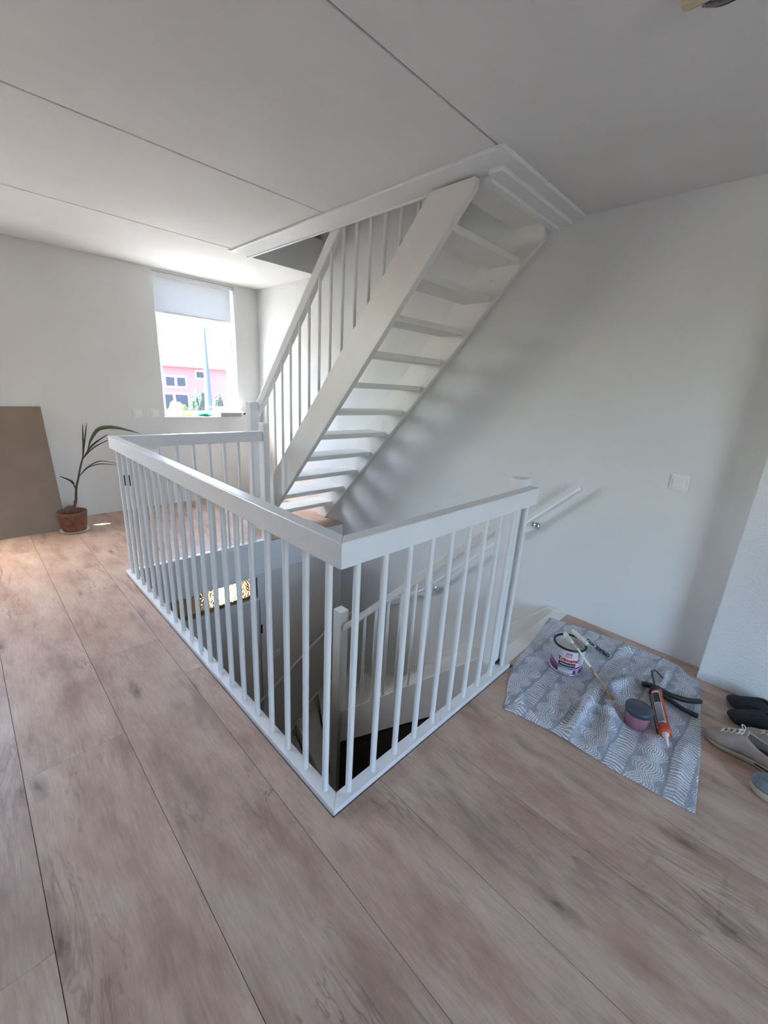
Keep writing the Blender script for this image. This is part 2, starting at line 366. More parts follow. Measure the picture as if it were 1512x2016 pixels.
# the lit room behind that door: a window hung with a warm yellow curtain
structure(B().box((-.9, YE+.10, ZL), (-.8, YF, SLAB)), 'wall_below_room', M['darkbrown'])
w4 = window('window_4', 1.27, 1.70, -1.95, -.95, 4.235)
curt = mat('yellow_curtain', (.75, .6, .3), .8)
cn = NT(curt); tl = cn.new('BsdfTranslucent'); tl.inputs[0].default_value = (.88, .64, .32, 1); ms = cn.new('MixShader'); ms.inputs[0].default_value = 1.2
cn.l.new(cn.b.outputs[0], ms.inputs[1]); cn.l.new(tl.outputs[0], ms.inputs[2]); cn.l.new(ms.outputs[0], cn.n['Material Output'].inputs[0])
b = B(); n = 60
for i in range(n): pass
pts = [(1.2+.58*i/n, 4.15+.02*math.sin(i*1.3)) for i in range(n+1)]
b.add([(p[0], p[1], -2.0) for p in pts]+[(p[0], p[1], -.88) for p in pts], [(i, i+1, i+n+2, i+n+1) for i in range(n)], True)
o = b.build('curtain', curt); tag(o, 'warm yellow curtain glowing behind the glass above the lower door', 'curtain')

# ------------------------------------------------------------------ balustrade round the stairwell
bal = thing('balustrade', (0.025, .025, 0), 'white painted balustrade with square handrail running round three sides of the stairwell', 'balustrade')
H, T_, WD = 1.0, .081, .05
X1, XE = 1.112, 1.213
def mitre_rail(z0, z1, m, nm, bev, w=WD, g=0):
    part(B().prism([(g, g), (w, w), (w, YE+.03-w), (g, YE+.03-g)], 'z', z0, z1), nm, m, bal, bev)
    part(B().prism([(g, g), (XE, g), (XE, w), (w, w)], 'z', z0, z1), nm, m, bal, bev)
    part(B().prism([(g, YE+.03-g), (w, YE+.03-w), (X1, YE+.03-w), (X1, YE+.03-g)], 'z', z0, z1), nm, m, bal, bev)
mitre_rail(H-T_, H, M['white'], 'handrail', .004)
mitre_rail(-.012, .02, M['white'], 'base_plate', .003)
def baluster(x, y, z0, z1, par, m, r=.0115, name='baluster', base=None):
    b = B().tube([(0, 0, z0), (0, 0, z1)], r, 16)
    base = base or Vector(par.location)
    o = b.build(name, m, par); o.location = (x-base[0], y-base[1], -base[2]); return o
for k in range(20): baluster(.0275, .086+.1206*k, .015, H-T_+.01, bal, M['white'])
for k in range(10): baluster(.088+.1193*k, .0275, .015, H-T_+.01, bal, M['white'])
for x in (.155, .304, .424, .545, .666, .785, .905, 1.025): baluster(x, YE+.005, .015, H-T_+.01, bal, M['white'])
part(B().box((1.125, .0505, -.30), (1.205, .118, 1.038)), 'newel_post', M['white'], bal, .003)
part(B().box((1.1125, YE-.035, -.30), (1.168, YE+.045, 1.07)), 'newel_post', M['white'], bal, .003)
part(B().tube([(1.135, .049, .034), (1.195, .049, .034)], .009, 12), 'bolt_slot', M['dark'], bal, label='dark slot at the foot of the near newel post')
for yy, zz in ((2.256, .735), (2.136, .757)):
    b = B().tube([(.0275-.0085, yy-.007, zz-.035), (.0275-.0085, yy-.007, zz+.035)], [.004, .004], 8)
    part(b, 'black_mark', M['dark'], bal, label='small black mark on a far baluster')

# ------------------------------------------------------------------ stair up to the attic
us = thing('open_staircase', (1.6, 1.7, 0), 'white open-tread staircase rising against the right wall to the upper floor', 'staircase')
zl = lambda y: 2.372-1.105*(y-.545)
DV = .345
SX0, SX1 = 1.225, 1.265
def string(x0, x1):
    yt = .52; pts = [(yt, zl(yt)), (yt, ZU-.01), ((.52+(zl(.52)+DV-ZU)/1.105) if zl(.52)+DV > ZU else .52, ZU-.01)]
    yq = .52+max(0, (zl(.52)+DV-(ZU-.01))/1.105)
    pts = [(.52, zl(.52)), (.52, ZU-.01), (yq, ZU-.01), (2.84, zl(2.84)+DV), (2.84, 0.001), (.545+2.372/1.105, .001)]
    return B().prism(pts, 'x', x0, x1)
# the outer string is notched under the casing at the ceiling
def string_outer():
    zt = ZC-.026; yt = .565
    yq = yt+(zl(yt)+DV-zt)/1.105
    return B().prism([(yt, zl(yt)), (yt, zt), (yq, zt), (2.82, zl(2.82)+DV), (2.82, .001), (.545+2.372/1.105, .001)], 'x', SX0, SX1)
part(string_outer(), 'stringer', M['cream'], us, .003)
part(B().prism([(.575, zl(.575)), (.575, ZU-.01), (.60, ZU-.01), (2.84, zl(2.84)+DV), (2.84, .001), (.545+2.372/1.105, .001)], 'x', 2.0, XR-.001), 'stringer', M['cream'], us, .003)
for k in range(1, 13):
    yb = .722+.1845*(11-k); zt = .2035*k+.012
    if k == 12: part(B().box((1.288, .550, zt-.038), (2.0, .550+.235, zt)), 'tread', M['cream'], us, .004); continue
    part(B().box((SX1-.005, yb, zt-.038), (2.003, yb+.225, zt)), 'tread', M['cream'], us, .004)
hz = lambda y: 1.80-1.105*(y-2.3)       # top of the sloping handrail
yt = .62
part(B().prism([(2.86, hz(2.86)), (2.86, hz(2.86)-.115), (1.55, hz(1.55)-.115), (1.55, hz(1.55))], 'x', 1.262+.030, 1.262+.078), 'handrail', M['white'], us, .004)
baly = [2.53+.1225, 2.53]+[2.53-.1292*k for k in range(1, 13)]
for y in baly:
    zb = zl(y)+DV-.01; ztp = min(hz(y)-.10, ZU+.75)
    if y < 1.60: ztp = ZU+.4
    baluster(1.306, y, zb, ztp, us, M['white'], .0115)
part(B().box((SX0-.012, 2.805, 0), (SX1+.045, 2.875, 1.215)), 'newel_post', M['white'], us, .003)
part(B().box((SX1, .6, zl(.6)+DV-.06), (SX1+.001, .601, zl(.6)+DV-.059)), 'fixing', M['white'], us) if False else None
for (y, z) in ((.905, 2.131), (1.625, 1.331)):
    part(B().lathe([(0, 0), (.008, .001), (.011, .005)], T=Matrix.Translation((1.994, y, z)) @ Matrix.Rotation(H90, 4, 'Y'), n=16), 'screw_cap', M['plastic'], us)

# ------------------------------------------------------------------ winder stair down
ds = thing('winder_staircase', (1.6, .8, ZL), 'ivory painted winder staircase turning down to the left inside the stairwell', 'staircase')
part(B().box((1.214, .021, -.045), (XR-.001, .108, .0015)), 'landing_nosing', M['cream'], ds, .004)
part(B().prism([(.06, .10), (.11, .045), (1.33, .143-1.33), (1.33, -.165-1.33), (.06, -.165-.06)], 'x', 1.15, 1.19), 'stringer', M['cream'], ds, .003)
zw = lambda y: .15-y if y < 1.25 else -1.10-.62*(y-1.25)
part(B().prism([(.06, .012), (.15, .008), (.22, zw(.22)), (.7, zw(.7)), (1.25, zw(1.25)), (YE, zw(YE)), (YE, zw(YE)-.45), (1.25, zw(1.25)-.34), (.06, -.36)], 'x', 2.012, XR-.001), 'stringer', M['cream'], ds, .003)
ze = lambda x: -1.855-.45*(2.04-x) if x > 1.64 else -2.035-.92*(1.64-x)
part(B().prism([(XR-.03, ze(2.01)), (1.64, ze(1.64)), (.95, ze(.95)), (.95, ZL), (1.3, ZL), (XR-.03, ze(2.01)-.45)], 'y', YE-.030, YE-.008), 'stringer', M['cream'], ds, .003)
part(B().box((1.125, 1.33, ZL), (1.205, 1.42, -.247)), 'newel_post', M['cream'], ds, .004)
for k in range(1, 7):
    y0, y1 = .2*(k-1)+.07, .2*k+.105
    part(B().box((1.19, y0, -.2*k-.038), (2.012, y1, -.2*k)), 'tread', M['cream'], ds, .004)
    part(B().box((1.19, y0+.012, -.2*k), (2.012, y0+.022, -.2*(k-1)-.036)), 'riser', M['cream'], ds)
P0 = (1.19, 1.385)
wnd = [((2.012, 1.305), (1.19, 1.305)), ((2.012, 1.60), (1.19, 1.37)), ((2.012, 1.98), (1.19, 1.39)), ((2.012, YE-.02), (1.19, 1.41)), ((1.72, YE-.03), (1.17, 1.42)), ((1.41, YE-.03), (1.145, 1.42)), ((1.14, YE-.03), (1.12, 1.42)), ((.90, YE-.03), (.90, 1.42))]
for i in range(1, len(wnd)):
    z = -1.2-.2*i
    (a0, b0), (a1, b1) = wnd[i-1], wnd[i]
    poly = [b0, a0, a1, b1] if i != 4 else [b0, a0, a1, b1]
    # set the back edge 3 cm under the tread above
    part(B().prism([b0, a0]+([(2.012, YE-.03)] if i == 4 else [])+[a1, b1], 'z', z-.038, z), 'tread', M['cream'], ds, .003)
    dx, dy = a0[0]-b0[0], a0[1]-b0[1]; L_ = math.hypot(dx, dy); nx, ny = dy/L_*.02, -dx/L_*.02
    part(B().prism([(b0[0]+nx, b0[1]+ny), (a0[0]+nx, a0[1]+ny), (a0[0]+nx*1.5, a0[1]+ny*1.5), (b0[0]+nx*1.5, b0[1]+ny*1.5)], 'z', z, z+.165), 'riser', M['cream'], ds)
part(B().prism([(1.125, -2.15), (.85, -2.42), (.85, ZL), (1.125, ZL)], 'y', 1.355, 1.395), 'stringer', M['cream'], ds, .003)
# sloping balustrade of the lower stair
part(B().prism([(.10, .87), (1.335, .97-1.335), (1.335, .97-1.335-.062), (.10, .87-.062)], 'x', 1.142, 1.182), 'handrail', M['cream'], ds, .004)
for k in range(9): baluster(1.165, 1.215-.1115*k, .143-1.215+.1115*k-.01, .97-1.215+.1115*k-.055, ds, M['cream'], .0105)
# added dark panel, its colour stands for the gloom under the lower stair
structure(B().prism([(-1.2, SLAB), (.14, SLAB), (1.33, -.18-1.33), (1.33, ZL), (-1.2, ZL)], 'x', 1.162, 1.18), 'wall_dark_panel', M['darkbrown'])

# ------------------------------------------------------------------ wall handrail with chrome brackets
wh = thing('wall_handrail', (1.97, .03, .94), 'slim white round handrail on chrome brackets sloping down the right wall', 'handrail')
wz = lambda y: .952-1.02*y if y < 1.2 else -.272-.70*(y-1.2)
path = [(1.965, .085-.02, wz(.065))]+[(1.965, y, wz(y)) for y in (.3, .7, 1.1, 1.2, 1.3, 1.8, 2.25, 2.33)]+[(1.93, YE-.07, -1.10), (1.78, YE-.07, -1.187), (1.19, YE-.07, -1.536), (.75, YE-.07, -1.80)]
part(B().tube(path, .0135, 16), 'rail', M['white'], wh)
for (y) in (.334, 1.12):
    z = wz(y)-.06
    b = B().lathe([(0, 0), (.024, 0), (.026, .004), (.022, .012), (.012, .02), (0, .024)], T=Matrix.Translation((XR, y, z)) @ Matrix.Rotation(-H90, 4, 'Y'), n=24)
    b.tube([(XR-.01, y, z), (1.985, y, z+.004), (1.968, y, z+.02), (1.965, y, wz(y)-.012)], .006, 10)
    part(b, 'bracket', M['chrome'], wh, label='chrome bracket')

# ------------------------------------------------------------------ board leaning on the far wall
bd = thing('leaning_board', (-.62, 3.78, 0), 'tall brown fibreboard sheet leaning against the far wall behind the plant', 'board')
M['mdf'] = noisy('brown_fibreboard', srgb(.50, .43, .37), srgb(.56, .485, .42), 3, .62, .1, 140, .001)
b = B().add([(x, y, z) for (y, z) in ((3.742, .0), (4.088, 1.074)) for x in (-1.05, -.148)]+[(x, y, z) for (y, z) in ((3.755, -.0), (4.101, 1.07)) for x in (-1.05, -.148)],
    [(0, 1, 3, 2), (4, 6, 7, 5), (0, 4, 5, 1), (2, 3, 7, 6), (1, 5, 7, 3), (0, 2, 6, 4)])
part(b, 'sheet', M['mdf'], bd, .001)
def on_board(x, z): return (x, 3.742+.346*z/1.074, z)
for x, z in ((-.29, 1.045), (-.262, .93), (-.168, .935), (-.18, .12)):
    p = on_board(x, z); part(B().lathe([(0, -.002), (.006, -.0015), (.006, .0005)], T=Matrix.Translation(p) @ Matrix.Rotation(H90*.8, 4, 'X'), n=10), 'screw', M['plastic'], bd)

# ------------------------------------------------------------------ coconut palm in a basket
PX, PY = -.101, 3.665
sa = B().lathe([(0, .002), (.088, .002), (.108, .012), (.112, .018), (.106, .016), (.085, .008), (0, .008)], (PX, PY, 0), 40).build('saucer', M['plastic']); tag(sa, 'round white saucer under the basket plant pot', 'saucer')
pp = thing('potted_palm', (PX, PY, .008), 'young coconut palm growing from its nut in a brown wicker basket', 'plant')
def wicker():
    m = mat('wicker', srgb(.42, .27, .18), .7); t = NT(m); co = t.coord()
    w = t.new('TexWave', wave_type='BANDS', bands_direction='Z'); t.put(w.inputs['Vector'], co); w.inputs['Scale'].default_value = 22; w.inputs['Distortion'].default_value = 3
    t.put(t.b.inputs['Base Color'], t.mix(t.noise(t.mapping(co, (60, 60, 25)), 1., 3), srgb(.30, .17, .11), srgb(.60, .42, .29)))
    t.bump(w.outputs['Fac'], .6, .004); return m
M['wicker'] = wicker()
b = B()
prof = [(.0, .012), (.086, .012)]
for i in range(14):                                     # woven rings
    z0 = .012+.0118*i; r = .088+(.109-.088)*i/13
    prof += [(r, z0), (r+.004, z0+.006), (r, z0+.0118)]
prof += [(.113, .186), (.109, .19), (.104, .184), (.100, .15), (0, .15)]
b.lathe(prof, (PX, PY, 0), 44); part(b, 'basket', M['wicker'], pp)
part(B().lathe([(0, .152), (.09, .150), (.1005, .147)], (PX, PY, 0), 24), 'soil', noisy('soil', (.012, .009, .007), (.03, .022, .018), 60, .95, .8, 80, .01), pp)
nut = []
for i in range(13):
    a = math.pi*i/12; nut.append((.062*math.sin(a), .185-.048*math.cos(a)+(.012 if i > 9 else 0)*(i-9)/3))
part(B().lathe(nut, (PX-.012, PY-.01, 0), 28), 'coconut', noisy('coconut_husk', srgb(.25, .18, .15), srgb(.40, .31, .27), 35, .9, .7, 60, .01), pp)
def curve(pts, n=6):
    out = []; P = [Vector(p) for p in pts]; P = [P[0]*2-P[1]]+P+[P[-1]*2-P[-2]]
    for i in range(1, len(P)-2):
        for k in range(n):
            t = k/n; out.append(.5*((2*P[i])+(-P[i-1]+P[i+1])*t+(2*P[i-1]-5*P[i]+4*P[i+1]-P[i+2])*t*t+(-P[i-1]+3*P[i]-3*P[i+1]+P[i+2])*t**3))
    return out+[P[-2]]
M['stem'] = noisy('palm_stem', srgb(.30, .18, .15), srgb(.27, .26, .15), 6, .6)
M['leaf'] = noisy('palm_leaf', srgb(.16, .22, .12), srgb(.30, .38, .17), 8, .45)
M['leafd'] = noisy('dark_palm_leaf', srgb(.16, .17, .14), srgb(.22, .25, .18), 8, .5)
q = curve([(x, PY-.01, z) for x, z in [(-.092, .20), (-.062, .279), (-.044, .394), (-.018, .48), (.011, .583), (.040, .667)]])
part(B().tube(q, [.0115-.006*i/len(q) for i in range(len(q))], 10), 'stem', M['stem'], pp)
def leaf(pts, w, y1=0, m='leafd', prof=None):
    c = curve([(x, PY-.01+y1*i/(len(pts)-1), z) for i, (x, z) in enumerate(pts)], 6); n = len(c); b = B(); vs = []
    for i, p in enumerate(c):
        d = (c[min(i+1, n-1)]-c[max(i-1, 0)]).normalized(); s = i/(n-1)
        ww = w*(math.sin(math.pi*min(1, s*.93+.05))**.7 if prof is None else prof(s))
        u = Vector((0, 0, 1)).cross(d); u = u.normalized() if u.length > .3 else Vector((0, 1, 0)); nn = d.cross(u).normalized()
        side = (u*.75+nn*.66).normalized()
        vs += [p-side*ww, p+nn*.15*ww, p+side*ww]
    fs = [(3*i+j, 3*i+j+1, 3*i+j+4, 3*i+j+3) for i in range(n-1) for j in (0, 1)]
    b.add(vs, fs, True); o = part(b, 'leaf', M[m], pp); sm = o.modifiers.new('thick', 'SOLIDIFY'); sm.thickness = .0012; return o
leaf([(.034, .645), (.052, .757), (.062, .868), (.071, .965)], .007, -.03)
leaf([(.040, .655), (.064, .766), (.088, .868), (.112, .964)], .007, .03)
leaf([(.040, .66), (.083, .733), (.116, .817), (.172, .901), (.233, .926), (.313, .924), (.413, .898), (.516, .861)], .021, -.04, 'leaf', lambda s: max(.1, math.sin(math.pi*min(1, max(0, (s-.12)/.88)))**.8))
leaf([(.034, .645), (.093, .728), (.158, .788), (.262, .853)], .008, .05)
leaf([(.034, .645), (.092, .719), (.157, .774), (.263, .829)], .007, -.06)
leaf([(-.010, .495), (.054, .565), (.137, .609), (.196, .613), (.312, .578)], .005, .05)
leaf([(-.010, .495), (.062, .569), (.135, .595), (.194, .595), (.312, .573)], .005, -.02)
leaf([(-.045, .37), (-.063, .448), (-.095, .484), (-.154, .522)], .011, -.03)
leaf([(-.080, .20), (-.074, .25), (-.076, .29)], .006, 0)

# ------------------------------------------------------------------ things on the window sill
bx_ = thing('cardboard_box', (1.60, 4.10, .975), 'flat white cardboard box with open lid on the right end of the window sill', 'box')
M['card'] = noisy('white_card', (.62, .62, .65), (.68, .68, .7), 12, .6)
part(B().box((1.475, 4.00, .976), (1.728, 4.15, .979)).box((1.475, 4.00, .979), (1.728, 4.003, 1.022)).box((1.475, 4.147, .979), (1.728, 4.15, 1.022)).box((1.475, 4.003, .979), (1.478, 4.147, 1.022)).box((1.725, 4.003, .979), (1.728, 4.147, 1.022)), 'tray', mat('grey_card', srgb(.6, .6, .62), .6), bx_)
b = B().add([(1.462, 3.985, 1.028), (1.762, 3.985, 1.024), (1.735, 4.15, 1.075), (1.425, 4.15, 1.082)]+[(1.462, 3.985, 1.025), (1.762, 3.985, 1.021), (1.735, 4.15, 1.072), (1.425, 4.15, 1.079)], [(0, 1, 2, 3), (7, 6, 5, 4), (0, 4, 5, 1), (1, 5, 6, 2), (2, 6, 7, 3), (3, 7, 4, 0)])
part(b, 'lid', M['card'], bx_)
part(B().box((1.752, 3.985, 1.000), (1.772, 4.0, 1.024)), 'lid_flap', mat('dark_card', srgb(.2, .2, .2), .6), bx_)
def crumple(name, c, r, m, label, cat, seed, sq=(1, .7, .35)):
    rnd = random.Random(seed); bm = bmesh.new(); bmesh.ops.create_icosphere(bm, subdivisions=3, radius=1)
    ph = [rnd.uniform(0, 6) for _ in range(6)]
    for v in bm.verts:
        p = v.co; k = 1+.22*math.sin(5*p.x+ph[0])*math.sin(4*p.y+ph[1])+.12*math.sin(9*p.y+ph[2]+4*p.x)
        v.co = Vector((p.x*r*sq[0]*k, p.y*r*sq[1]*k, max(p.z, -.25)*r*sq[2]*k+r*sq[2]*.25))
    zmin = min(v.co.z for v in bm.verts)
    for v in bm.verts: v.co.z -= zmin
    me = bpy.data.meshes.new(name); bm.to_mesh(me); bm.free(); me.polygons.foreach_set('use_smooth', [True]*len(me.polygons))
    o = newobj(name, me, m, None, c); tag(o, label, cat); return o
crumple('cleaning_cloth', (1.345, 4.125, .975), .075, mat('teal_cloth', srgb(.05, .55, .48), .8), 'small crumpled teal cloth on the window sill beside the box', 'cloth', 3, (1.1, .45, .35))
crumple('sponge', (1.165, 4.125, .975), .026, mat('yellow_foam', srgb(.95, .8, .1), .8), 'small yellow scrap on the middle of the window sill, right of its twin', 'scrap', 5, (1, .8, .6))
crumple('sponge', (1.105, 4.130, .975), .020, mat('yellow_foam', srgb(.9, .85, .15), .8), 'small yellow scrap on the window sill, the leftmost item there', 'scrap', 6, (1, .8, .6))

# ------------------------------------------------------------------ ceiling connection
cl = thing('ceiling_lamp_connection', (.81, -.45, ZC), 'cream terminal block with a looped grey cable hanging from the ceiling', 'wiring')
part(B().box((.768, -.455, ZC-.045), (.800, -.340, ZC-.008)), 'terminal_block', mat('cream_plastic', srgb(.78, .72, .58), .45), cl, .004)
part(B().box((.799, -.445, ZC-.042), (.803, -.350, ZC-.018)), 'slot', mat('brass_dark', srgb(.35, .25, .12), .4, .6), cl)
part(B().tube(curve([(.815, -.52, ZC), (.830, -.485, ZC-.030), (.828, -.425, ZC-.040), (.816, -.383, ZC-.034), (.810, -.415, ZC-.014), (.81, -.46, ZC)], 8), .006, 10), 'cable', mat('clear_grey_cable', srgb(.45, .44, .46), .15), cl)
part(B().tube(curve([(.83, -.52, ZC), (.843, -.485, ZC-.030), (.839, -.42, ZC-.040), (.818, -.377, ZC-.036)], 8), .0025, 8), 'wire', M['black'], cl)

# ------------------------------------------------------------------ drop cloth
def knit():
    m = mat('cable_knit_print', srgb(.6, .61, .62), .88); t = NT(m); uv = t.new('UVMap'); uv.uv_map = 'UVMap'
    sp = t.new('SeparateXYZ'); t.put(sp.inputs[0], uv.outputs[0]); u0, v0 = sp.outputs[0], sp.outputs[1]
    n1 = t.noise(uv.outputs[0], 9, 3); n2 = t.noise(t.mapping(uv.outputs[0], (1, 1, 1), (5, 5, 0)), 6, 3)
    u = t.math('ADD', u0, t.math('MULTIPLY', t.math('SUBTRACT', n1, .5), .06)); v = t.math('ADD', v0, t.math('MULTIPLY', t.math('SUBTRACT', n2, .5), .055))
    c = t.math('FRACT', t.math('DIVIDE', t.math('ADD', v, .02), .205))                # one repeat: a ribbed column then a cable column
    rib = t.math('LESS_THAN', c, .36)
    d = t.math('ABSOLUTE', t.math('SUBTRACT', c, .18))
    chev = t.math('SINE', t.math('MULTIPLY', t.math('ADD', u, t.math('MULTIPLY', d, .045)), 2*math.pi/.0165))
    # cable: two strands of parallel stitches that cross over and under
    cc = t.math('MULTIPLY', t.math('SUBTRACT', c, .68), .205)
    ku = t.math('MULTIPLY', u, 2*math.pi/.20); sn = t.math('MULTIPLY', t.math('SINE', ku), .030)
    s1, s2 = t.math('SUBTRACT', cc, sn), t.math('ADD', cc, sn)
    in1, in2 = (t.math('LESS_THAN', t.math('ABSOLUTE', q), .027) for q in (s1, s2))
    front = t.math('GREATER_THAN', t.math('COSINE', ku), 0)
    def strand(q): return t.math('SINE', t.math('MULTIPLY', t.math('ADD', q, t.math('MULTIPLY', u, .35)), 2*math.pi/.0095))
    sel1 = t.math('MAXIMUM', t.math('MULTIPLY', front, in1), t.math('SUBTRACT', in1, in2), clamp=True)
    sel2 = t.math('SUBTRACT', in2, sel1, clamp=True)
    loop = t.math('ADD', t.math('MULTIPLY', sel1, strand(s1)), t.math('MULTIPLY', sel2, strand(s2)))
    loop = t.math('SUBTRACT', loop, t.math('MULTIPLY', t.math('SUBTRACT', 1., t.math('MAXIMUM', sel1, sel2)), .7))
    pat = t.math('ADD', t.math('MULTIPLY', rib, chev), t.math('MULTIPLY', t.math('SUBTRACT', 1., rib), loop))
    fine = t.noise(uv.outputs[0], 260, 3)
    pat2 = t.math('ADD', t.math('MULTIPLY', pat, .35), t.math('MULTIPLY', t.math('SUBTRACT', fine, .5), 2.4))
    f = t.ramp(t.math('ADD', pat2, .2), [(.02, (0, 0, 0)), (.5, (1, 1, 1))])
    blot = t.ramp(t.noise(uv.outputs[0], 12, 3), [(.35, (.6, .6, .6)), (.6, (1, 1, 1))])
    col = t.mix(t.math('MULTIPLY', f, blot), srgb(.58, .60, .645), srgb(.92, .92, .92))
    edge = t.ramp(t.math('ABSOLUTE', t.math('SUBTRACT', c, .37)), [(.0, (1, 1, 1)), (.035, (0, 0, 0))])
    col = t.mix(t.math('MULTIPLY', edge, .6), col, srgb(.48, .50, .54))
    t.put(t.b.inputs['Base Color'], col); t.bump(fine, .25, .002); return m
M['knit'] = knit()
def lerp_poly(P, n):
    P = [Vector((*p, 0)) for p in P]; c = curve(P, 10); L = [0]
    for a, d in zip(c[:-1], c[1:]): L.append(L[-1]+(d-a).length)
    out = []
    for k in range(n+1):
        s = L[-1]*k/n; i = min(max([j for j in range(len(L)) if L[j] <= s+1e-9]), len(c)-2); t = (s-L[i])/max(1e-9, L[i+1]-L[i]); out.append(c[i].lerp(c[i+1], min(1, t)))
    return out
NU, NV = 120, 110
left_ = lerp_poly([(.900, -.139), (.918, -.235), (.928, -.293), (.938, -.40), (.935, -.603), (.944, -.70), (.961, -.876)], NV)            # side that faces the room
right_ = lerp_poly([(1.885, .080), (1.918, -.039), (1.958, -.286), (1.972, -.489), (1.962, -.634), (1.900, -.695), (1.893, -.745)], NV)      # along the wall
nearr = lerp_poly([(.900, -.139), (1.00, -.10), (1.097, -.054), (1.262, -.004), (1.42, .018), (1.65, .045), (1.885, .080)], NU)
farr = lerp_poly([(.961, -.876), (1.10, -.862), (1.255, -.846), (1.42, -.825), (1.59, -.799), (1.76, -.767), (1.893, -.745)], NU)
def ridge(x, y, ax, ay, bx, by, w, h):
    dx, dy = bx-ax, by-ay; L2 = dx*dx+dy*dy; t = ((x-ax)*dx+(y-ay)*dy)/L2; tt = min(1, max(0, t)); d = math.hypot(x-ax-tt*dx, y-ay-tt*dy)
    return 1.75*h*math.exp(-(d/w)**2)*(.35+.65*math.sin(math.pi*min(1, max(0, t*.9+.05))))
RID = [(.96, -.42, 1.33, -.40, .022, .030), (1.33, -.40, 1.62, -.50, .024, .022), (1.05, -.30, 1.30, -.22, .016, .012), (1.02, -.36, 1.24, -.36, .014, .014), (1.02, -.55, 1.40, -.46, .03, .016),
       (1.25, -.40, 1.22, -.60, .016, .015), (1.50, -.42, 1.78, -.44, .018, .014), (1.60, -.32, 1.90, -.40, .018, .014), (1.70, -.52, 1.93, -.56, .014, .009), (1.82, -.30, 1.93, -.48, .014, .012), (1.1, -.70, 1.3, -.66, .03, .010),
       (.93, -.20, 1.08, -.13, .012, .012), (.95, -.30, .99, -.15, .010, .014), (1.45, -.62, 1.72, -.66, .02, .010), (1.06, -.80, 1.3, -.78, .03, .008), (1.62, -.62, 1.86, -.60, .012, .014)]
FLAT = [(1.446, -.206, .115), (1.283, -.60, .075), (1.41, -.66, .10), (1.62, -.68, .08), (1.55, -.63, .09), (1.745, -.27, .11), (1.365, -.47, .03)]
from mathutils import noise as mn
me = bpy.data.meshes.new('drop_cloth'); vs = []; uvs = []
for j in range(NV+1):
    for i in range(NU+1):
        s, t = i/NU, j/NV
        p = nearr[i]*(1-t)+farr[i]*t+left_[j]*(1-s)+right_[j]*s-(nearr[0]*(1-s)*(1-t)+nearr[NU]*s*(1-t)+farr[0]*(1-s)*t+farr[NU]*s*t)
        z = .0045+sum(ridge(p.x, p.y, *r) for r in RID)
        z += .007*max(0, mn.noise((p.x*7, p.y*7, 1.3)))+.004*max(0, mn.noise((p.x*19, p.y*23, 4)))+.0018*mn.noise((p.x*55, p.y*60, 7))
        fl_ = min([1]+[max(0, math.hypot(p.x-a, p.y-b_)-r*.75)/(r*.5) for a, b_, r in FLAT]); z = .0045+(z-.0045)*min(1, fl_)
        e = min(s, 1-s, t, 1-t); z = .004+(z-.004)*min(1, .35+e*9)
        vs.append((p.x, p.y, max(z, .0035))); uvs.append((p.x, p.y))
fs = [(j*(NU+1)+i, j*(NU+1)+i+1, (j+1)*(NU+1)+i+1, (j+1)*(NU+1)+i) for j in range(NV) for i in range(NU)]
me.from_pydata([(x-1.43, y+.4, z) for x, y, z in vs], [], fs); uvl = me.uv_layers.new(name='UVMap')
for lp in me.loops: uvl.data[lp.index].uv = uvs[lp.vertex_index]
me.polygons.foreach_set('use_smooth', [True]*len(fs)); dc = newobj('drop_cloth', me, M['knit'], None, (1.43, -.4, 0))
md = dc.modifiers.new('thick', 'SOLIDIFY'); md.thickness = .002; md.offset = 1
tag(dc, 'rumpled grey cloth with a white cable-knit print spread on the floor by the wall', 'cloth')

# ------------------------------------------------------------------ paint can
def text_mesh(txt, size, depth=.0003, bold=0):
    cu = bpy.data.curves.new('t', 'FONT'); cu.body = txt; cu.size = size; cu.align_x = 'CENTER'; cu.align_y = 'CENTER'; cu.offset = bold; cu.resolution_u = 3
    ob = bpy.data.objects.new('t', cu); COL.objects.link(ob); bpy.context.view_layer.update()
    me = bpy.data.meshes.new_from_object(ob.evaluated_get(bpy.context.evaluated_depsgraph_get())); bpy.data.objects.remove(ob); bpy.data.curves.remove(cu); return me
def wrap_text(txt, size, c, R_, z, ang, m, par, name='lettering', sx=1, bold=.0006, tilt=0):
    me = text_mesh(txt, size, bold=bold); bm = bmesh.new(); bm.from_mesh(me); bpy.data.meshes.remove(me)
    bmesh.ops.triangulate(bm, faces=bm.faces)
    for v in bm.verts:
        a = ang+v.co.x*sx/R_; v.co = Vector((c[0]+(R_+.0009)*math.cos(a), c[1]+(R_+.0009)*math.sin(a), z+v.co.y+v.co.x*tilt))
    me2 = bpy.data.meshes.new(name); bm.to_mesh(me2); bm.free(); me2.transform(Matrix.Translation(-Vector(par.location)))
    return newobj(name, me2, m, par)
def patch(c, R_, z0, z1, a0, a1, e=.0005, n=24, zf=None):
    b = B(); vs = []
    for i in range(n+1):
        a = a0+(a1-a0)*i/n; lo, hi = (z0, z1) if zf is None else zf(i/n)
        vs += [(c[0]+(R_+e)*math.cos(a), c[1]+(R_+e)*math.sin(a), lo), (c[0]+(R_+e)*math.cos(a), c[1]+(R_+e)*math.sin(a), hi)]
    return b.add(vs, [(2*i, 2*i+2, 2*i+3, 2*i+1) for i in range(n)], True)
CC = (1.446, -.206); CR = .083; CZ = .006; CH = .150
can = thing('paint_can', (CC[0], CC[1], CZ), 'open white and purple paint can standing on the grey cloth', 'paint can')
